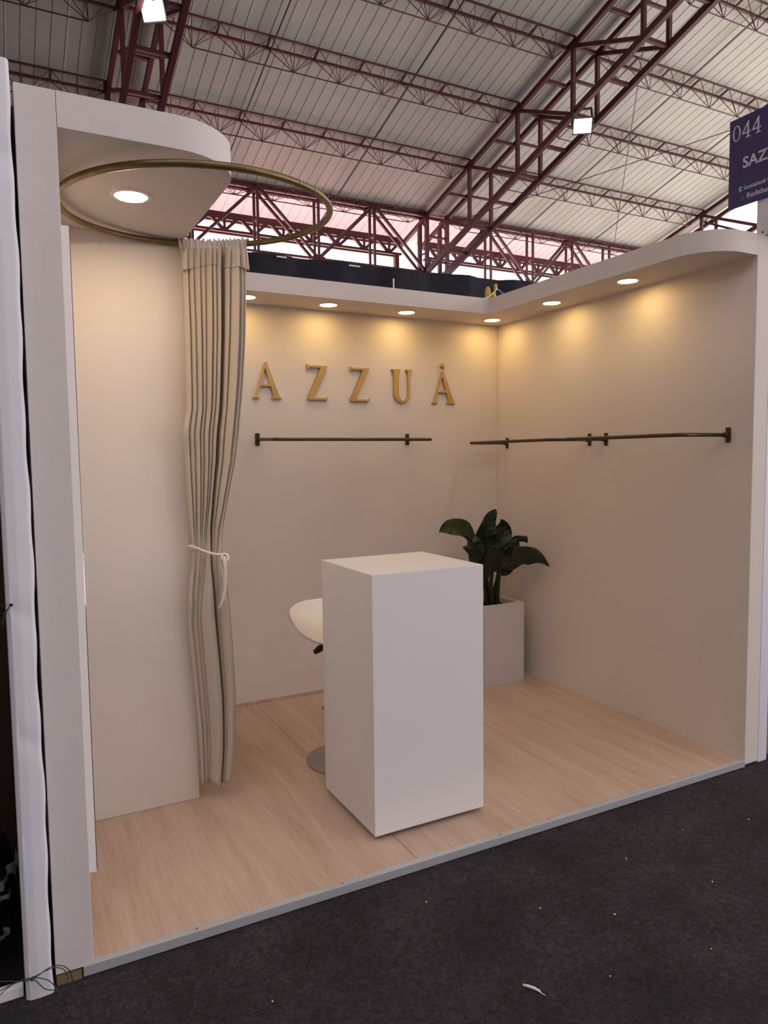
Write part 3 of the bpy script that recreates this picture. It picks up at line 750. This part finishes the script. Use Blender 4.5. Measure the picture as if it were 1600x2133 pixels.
# ------------------------------------------------------------------ hanging purple sign on its white post
sg = thing('booth_sign', (2.92, -0.02, 2.432), 'purple navy booth sign on a white post above the right wall', 'sign')
XS = 2.92
MB().box(XS, XS+0.008, -0.23, 0.19, 2.594, 2.996).build('board', M_SIGN, sg, bevel=0.0008)
MB().box(XS+0.009, XS+0.05, -0.086, 0.046, 2.4325, 2.97).build('post', M_SIGNPOST, sg, bevel=0.001)
for y in (0.015, -0.055): MB().tube([(XS+0.0095, y, 2.448), (XS+0.006, y, 2.448)], 0.004, 8).build('bolt', M_BLACK, sg)
def on_sign(y0, z0): return lambda x, y, z: Vector((XS-0.0012-z*0.6, y0-x, z0+y))
zero = [[(0.020*(1-math.cos(R(a))), 0.036-0.036*math.sin(R(a))) for a in range(0, 360, 15)], [(0.020-0.0135*math.cos(R(a)), 0.036+0.0315*math.sin(R(a))) for a in range(0, 360, 15)]]
four = [[(0.0,0.020),(0.026,0.020),(0.026,0.006),(0.018,0.003),(0.018,0),(0.043,0),(0.043,0.003),(0.034,0.006),(0.034,0.020),(0.044,0.020),(0.044,0.026),(0.034,0.026),(0.034,0.073),(0.029,0.073),(0.0,0.026)],
        [(0.007,0.026),(0.026,0.056),(0.026,0.026)]]
for nm, lp, yy in (('numeral_zero', zero, 0.172), ('numeral_four', four, 0.124), ('numeral_four', four, 0.073)):
    shape2d(nm, lp, 0.002, M_PRINT, sg, on_sign(yy, 2.893))
text2d('brand_text', 'SAZZUA', 0.068, 0.002, M_PRINT, sg, on_sign(0.118, 2.762), bold=0.0012)
text2d('sponsor_text', 'Scotiabank', 0.026, 0.002, M_PRINT, sg, on_sign(0.112, 2.662), bold=0.0002, shear=0.15)
text2d('sponsor_text', 'Redeban', 0.034, 0.002, M_PRINT, sg, on_sign(0.094, 2.620), bold=0.0003)
sw = [(0.002,0.0),(0.014,0.002),(0.017,0.008),(0.013,0.012),(0.006,0.014),(0.007,0.018),(0.017,0.018),(0.018,0.023),(0.006,0.023),(0.001,0.018),(0.002,0.012),(0.010,0.008),(0.009,0.006),(0.002,0.005)]
shape2d('sponsor_mark', [sw], 0.002, M_PRINT, sg, on_sign(0.136, 2.658))
ov = [[(0.016+0.016*math.cos(R(a)), 0.010+0.010*math.sin(R(a))) for a in range(0, 360, 20)], [(0.016+0.013*math.cos(R(a)), 0.010-0.0075*math.sin(R(a))) for a in range(0, 360, 20)]]
shape2d('oval_mark', ov, 0.002, M_PRINT, sg, on_sign(-0.008+0.0, 2.662))
sq = [[(0, 0), (0.018, 0), (0.018, 0.02), (0, 0.02)]]
shape2d('square_mark', sq, 0.002, M_PRINTDIM, sg, on_sign(0.122, 2.618))

# ------------------------------------------------------------------ yellow connector on top of the soffit corner
yc = thing('yellow_connector', (2.66, 1.74, HT), 'yellow plugs with a loose cable on top of the corner soffit', 'connector')
def blob(c, r, name, m):
    b = MB(); b.lathe([(0.001, -r[2]), (r[0]*0.7, -r[2]*0.75), (r[0], -0.1*r[2]), (r[0]*0.85, r[2]*0.6), (r[0]*0.4, r[2]*0.95), (0.001, r[2])], c, 14, caps=False)
    return b.build(name, m, yc, smooth=True)
blob((2.640, 1.72, HT+0.052), (0.020, 0.02, 0.052), 'plug', M_YELLOW)
blob((2.684, 1.72, HT+0.038), (0.018, 0.02, 0.038), 'plug', M_YELLOW)
MB().box(2.691, 2.709, 1.71, 1.73, HT+0.085, HT+0.125).build('socket', M_YELLOW, yc, bevel=0.003)
bar('socket_stem', (2.700, 1.724, HT), (2.700, 1.724, HT+0.09), 0.008, 0.008, M_BLACK, yc)
MB().tube([(2.560, 1.70, HT+0.006), (2.62, 1.69, HT+0.030), (2.665, 1.69, HT+0.058), (2.700, 1.70, HT+0.098)], 0.0035, 6).build('cable', M_WHITEC, yc, smooth=True)
MB().tube([(2.70, 1.74, HT+0.10), (2.64, 1.80, HT+0.115), (2.58, 1.84, HT+0.08), (2.54, 1.80, HT+0.006)], 0.0025, 6).build('cable', M_BLACK, yc, smooth=True)
MB().tube([(2.70, 1.74, HT+0.10), (2.76, 1.76, HT+0.10), (2.80, 1.74, HT+0.06), (2.83, 1.70, HT+0.006)], 0.0025, 6).build('cable', M_WHITEC, yc, smooth=True)

# ================================================================== THE NEIGHBOURS
# vinyl-wrapped post to the left of the pillar
vw = thing('wrapped_post', (-0.145, 0.02, CZ), 'post wrapped in wrinkled lilac white vinyl at the left edge', 'post')
def wrap(u, v):
    z = CZ + (2.475-CZ)*v
    per = [(-0.108, 0.10), (-0.108, -0.016), (-0.114, -0.024), (-0.145, -0.027), (-0.168, -0.025), (-0.177, -0.016), (-0.179, 0.10)]
    k = u*(len(per)-1); i = min(int(k), len(per)-2); f = k-i
    x = per[i][0]+(per[i+1][0]-per[i][0])*f; y = per[i][1]+(per[i+1][1]-per[i][1])*f
    wr = 0
    for (zc, sgn) in ((0.42, 1), (0.70, -1), (0.05, 1), (1.05, -1), (1.75, 1), (2.25, -1)):
        wr += 0.003*math.exp(-((z-zc-sgn*0.8*(x+0.145))/0.03)**2)
    if i in (1, 2, 3): y += wr; 
    if i == 0 or i == 1: x -= 0.002*math.sin(z*9)+0.0015*math.sin(z*31)
    return (x, y, z)
MB().grid(wrap, 36, 160).build('vinyl_wrap', M_VINYL, vw, smooth=True)
MB().box(-0.174, -0.114, -0.012, 0.095, CZ, 2.470).build('core', M_WOODRAW, vw)
MB().tube([(-0.164, -0.028, 1.076), (-0.166, -0.031, 1.074)], 0.0045, 8).build('tie_hole', M_BLACK, vw)
wt = thing('wire_tie', (-0.18, -0.03, 1.0), 'short dark wire poking out of the wrapped post', 'wire')
MB().tube([(-0.165, -0.031, 1.076), (-0.175, -0.036, 1.062), (-0.186, -0.036, 1.038), (-0.192, -0.034, 1.030)], 0.0012, 6).build('strand', M_WIRE, wt)
MB().tube([(-0.165, -0.031, 1.076), (-0.182, -0.040, 1.058), (-0.188, -0.038, 1.026)], 0.0012, 6).build('strand', M_WIRE, wt)
MB().tube([(-0.165, -0.031, 1.076), (-0.21, -0.04, 1.077), (-0.26, -0.04, 1.076)], 0.0008, 6).build('strand', M_WIRE, wt)
tw_ = thing('twisted_wires', (-0.15, -0.05, CZ), 'loose twisted green wires at the foot of the left pillar', 'wire')
def wire(pts):
    P = [Vector(p) for p in pts]; out = []
    for i in range(len(P)-1):
        a, b, c, d = P[max(i-1, 0)], P[i], P[i+1], P[min(i+2, len(P)-1)]
        for k in range(6):
            t = k/6; out.append(0.5*((2*b)+(c-a)*t+(2*a-5*b+4*c-d)*t*t+(3*b-a-3*c+d)*t**3))
    out.append(P[-1]); return out
for i, pts in enumerate((
    [(-0.34, -0.03, 0.045), (-0.25, -0.04, 0.060), (-0.192, -0.045, 0.046), (-0.160, -0.048, 0.043), (-0.115, -0.05, 0.062), (-0.085, -0.05, 0.056), (-0.066, -0.045, 0.030), (-0.060, -0.04, 0.0), (-0.058, -0.045, CZ+0.002)],
    [(-0.30, -0.04, 0.0), (-0.24, -0.045, 0.035), (-0.195, -0.048, 0.048), (-0.160, -0.046, 0.045), (-0.125, -0.05, 0.030), (-0.105, -0.05, 0.002), (-0.090, -0.06, CZ+0.002)],
    [(-0.160, -0.046, 0.045), (-0.110, -0.05, 0.058), (-0.080, -0.05, 0.042), (-0.070, -0.05, 0.010)],
    [(-0.29, -0.05, -0.015), (-0.225, -0.05, 0.038), (-0.19, -0.046, 0.046), (-0.158, -0.046, 0.040), (-0.130, -0.052, 0.006), (-0.100, -0.058, -0.004)])):
    MB().tube(wire(pts), 0.0014, 6).build('strand', M_WIRE, tw_, smooth=True)
MB().tube([(-0.163, -0.047, 0.040), (-0.157, -0.047, 0.046)], 0.005, 8).build('twist_knot', M_WIRE, tw_, smooth=True)
MB().box(-0.098, -0.032, -0.001, 0.02, CZ, -0.006).build('raw_wood_block', M_WOODRAW)
tag(bpy.data.objects['raw_wood_block'], 'small raw wood block under the foot of the left pillar', 'wood block')

# dark neighbouring stand on the left
nb = thing('neighbour_stand', (-1.0, 0.8, CZ), 'dark brown neighbouring stand beyond the wrapped post', 'stand')
for k in range(12):
    x1 = -0.13 - k*0.15; MB().box(x1-0.148, x1, 0.60, 0.625, CZ+0.001, 2.45).build('wood_board', M_DARKWOOD, nb)
MB().box(-2.2, -0.19, 0.05, 0.62, 2.42, 2.46).build('shade_panel', M_DARKWOOD, nb)  # unseen cover, added to darken this stand
MB().box(-2.2, -0.112, 0.03, 0.60, CZ+0.0005, -0.012).build('floor_board', M_BLACK, nb)
MB().box(-2.2, -0.183, 0.0, 0.028, CZ+0.0005, -0.002).build('white_edge', M_STRIP, nb, bevel=0.002)
MB().box(-0.115, -0.1005, 0.12, 0.60, CZ+0.001, 2.42).build('side_board', M_DARKWOOD, nb)
bgm = thing('wrapped_bag', (-0.36, 0.24, -0.012), 'black bag in clear plastic film at the lower left edge', 'bag')
def bag(u, v):
    a = 2*math.pi*u; z = -0.012 + 0.40*v
    r = (0.17*math.sin(math.pi*min(1, 0.12+0.80*v))**0.5)*(1+0.06*math.sin(5*a+9*v)+0.04*math.sin(11*a-7*v))
    return (-0.36+r*math.cos(a), 0.25+0.8*r*math.sin(a), z)
MB().grid(bag, 48, 24).build('bag_body', M_BAG, bgm, smooth=True)
for k, (a0, a1, z0, z1) in enumerate(((-75, -35, 0.17, 0.20), (-62, -20, 0.20, 0.30), (-80, -40, 0.07, 0.085), (-30, -5, 0.24, 0.37))):
    def fr_(u, v, a0=a0, a1=a1, z0=z0, z1=z1):
        a = R(a0+(a1-a0)*u); zz = z0+(z1-z0)*u; r = 0.196+0.008*math.sin(u*17+k)+0.005*math.sin(u*41)
        return (-0.36+r*math.cos(a), 0.25+0.82*r*math.sin(a), zz+(0.022+0.01*math.sin(u*23))*(v-.5))
    MB().grid(fr_, 26, 3).build('film_strip', M_FILM, bgm, smooth=True)

# neighbour on the right
rp_ = thing('wrapped_post', (3.01, 0.03, CZ), 'narrow lilac white wrapped post at the right edge', 'post')
MB().box(2.981, 3.046, 0.004, 0.09, CZ, 2.43).build('vinyl_wrap', M_VINYL, rp_, bevel=0.004)
nr_ = thing('neighbour_screen', (3.5, 0.3, CZ), 'terracotta brown screen just beyond the right wrapped post', 'screen')
MB().box(3.06, 4.2, 0.30, 0.33, CZ, 1.2).build('lower_board', M_TERRA, nr_)
MB().box(3.06, 4.2, 0.302, 0.332, 1.2, 2.4).build('upper_board', M_WALL, nr_)
MB().box(3.06, 4.2, 0.05, 0.30, CZ, -0.005).build('base_board', M_WOODRAW, nr_)

# ------------------------------------------------------------------ litter on the carpet
MB().tube([(1.058, -0.632, CZ+0.004), (1.066, -0.645, CZ+0.006), (1.076, -0.660, CZ+0.006), (1.083, -0.672, CZ+0.004), (1.084, -0.680, CZ+0.002), (1.090, -0.690, CZ+0.001)], [0.003, 0.0042, 0.0040, 0.0032, 0.0012, 0.0008], 8).build('paper_twist', M_PAPER, smooth=True)
tag(bpy.data.objects['paper_twist'], 'twisted white scrap of paper lying on the dark carpet', 'paper scrap')
crumbs = [(0.42, -0.35), (1.33, -0.38), (1.80, -0.30), (2.15, -0.26), (1.52, -0.52), (1.02, -0.17), (1.95, -0.55), (0.70, -0.62), (1.30, -0.72), (2.45, -0.33), (0.33, -0.62), (1.65, -0.78), (1.18, -0.86)]
cm = MB(); cm.lathe([(0.0015, 0), (0.0030, 0.001), (0.0022, 0.0028), (0.0006, 0.0035)], (0, 0, 0), 7)
c0 = None
for k, (x, y) in enumerate(crumbs):
    if c0 is None:
        c0 = cm.build('paper_crumb', M_PAPER); o = c0
    else:
        o = c0.copy(); COL.objects.link(o)
    o.location = (x, y, CZ); o.scale = (0.7+0.5*random.random(), 0.7+1.1*random.random(), 0.8); o.rotation_euler = (0, 0, random.random()*3)
    tag(o, 'tiny pale crumb on the dark carpet', 'crumb', 'crumbs on the carpet')
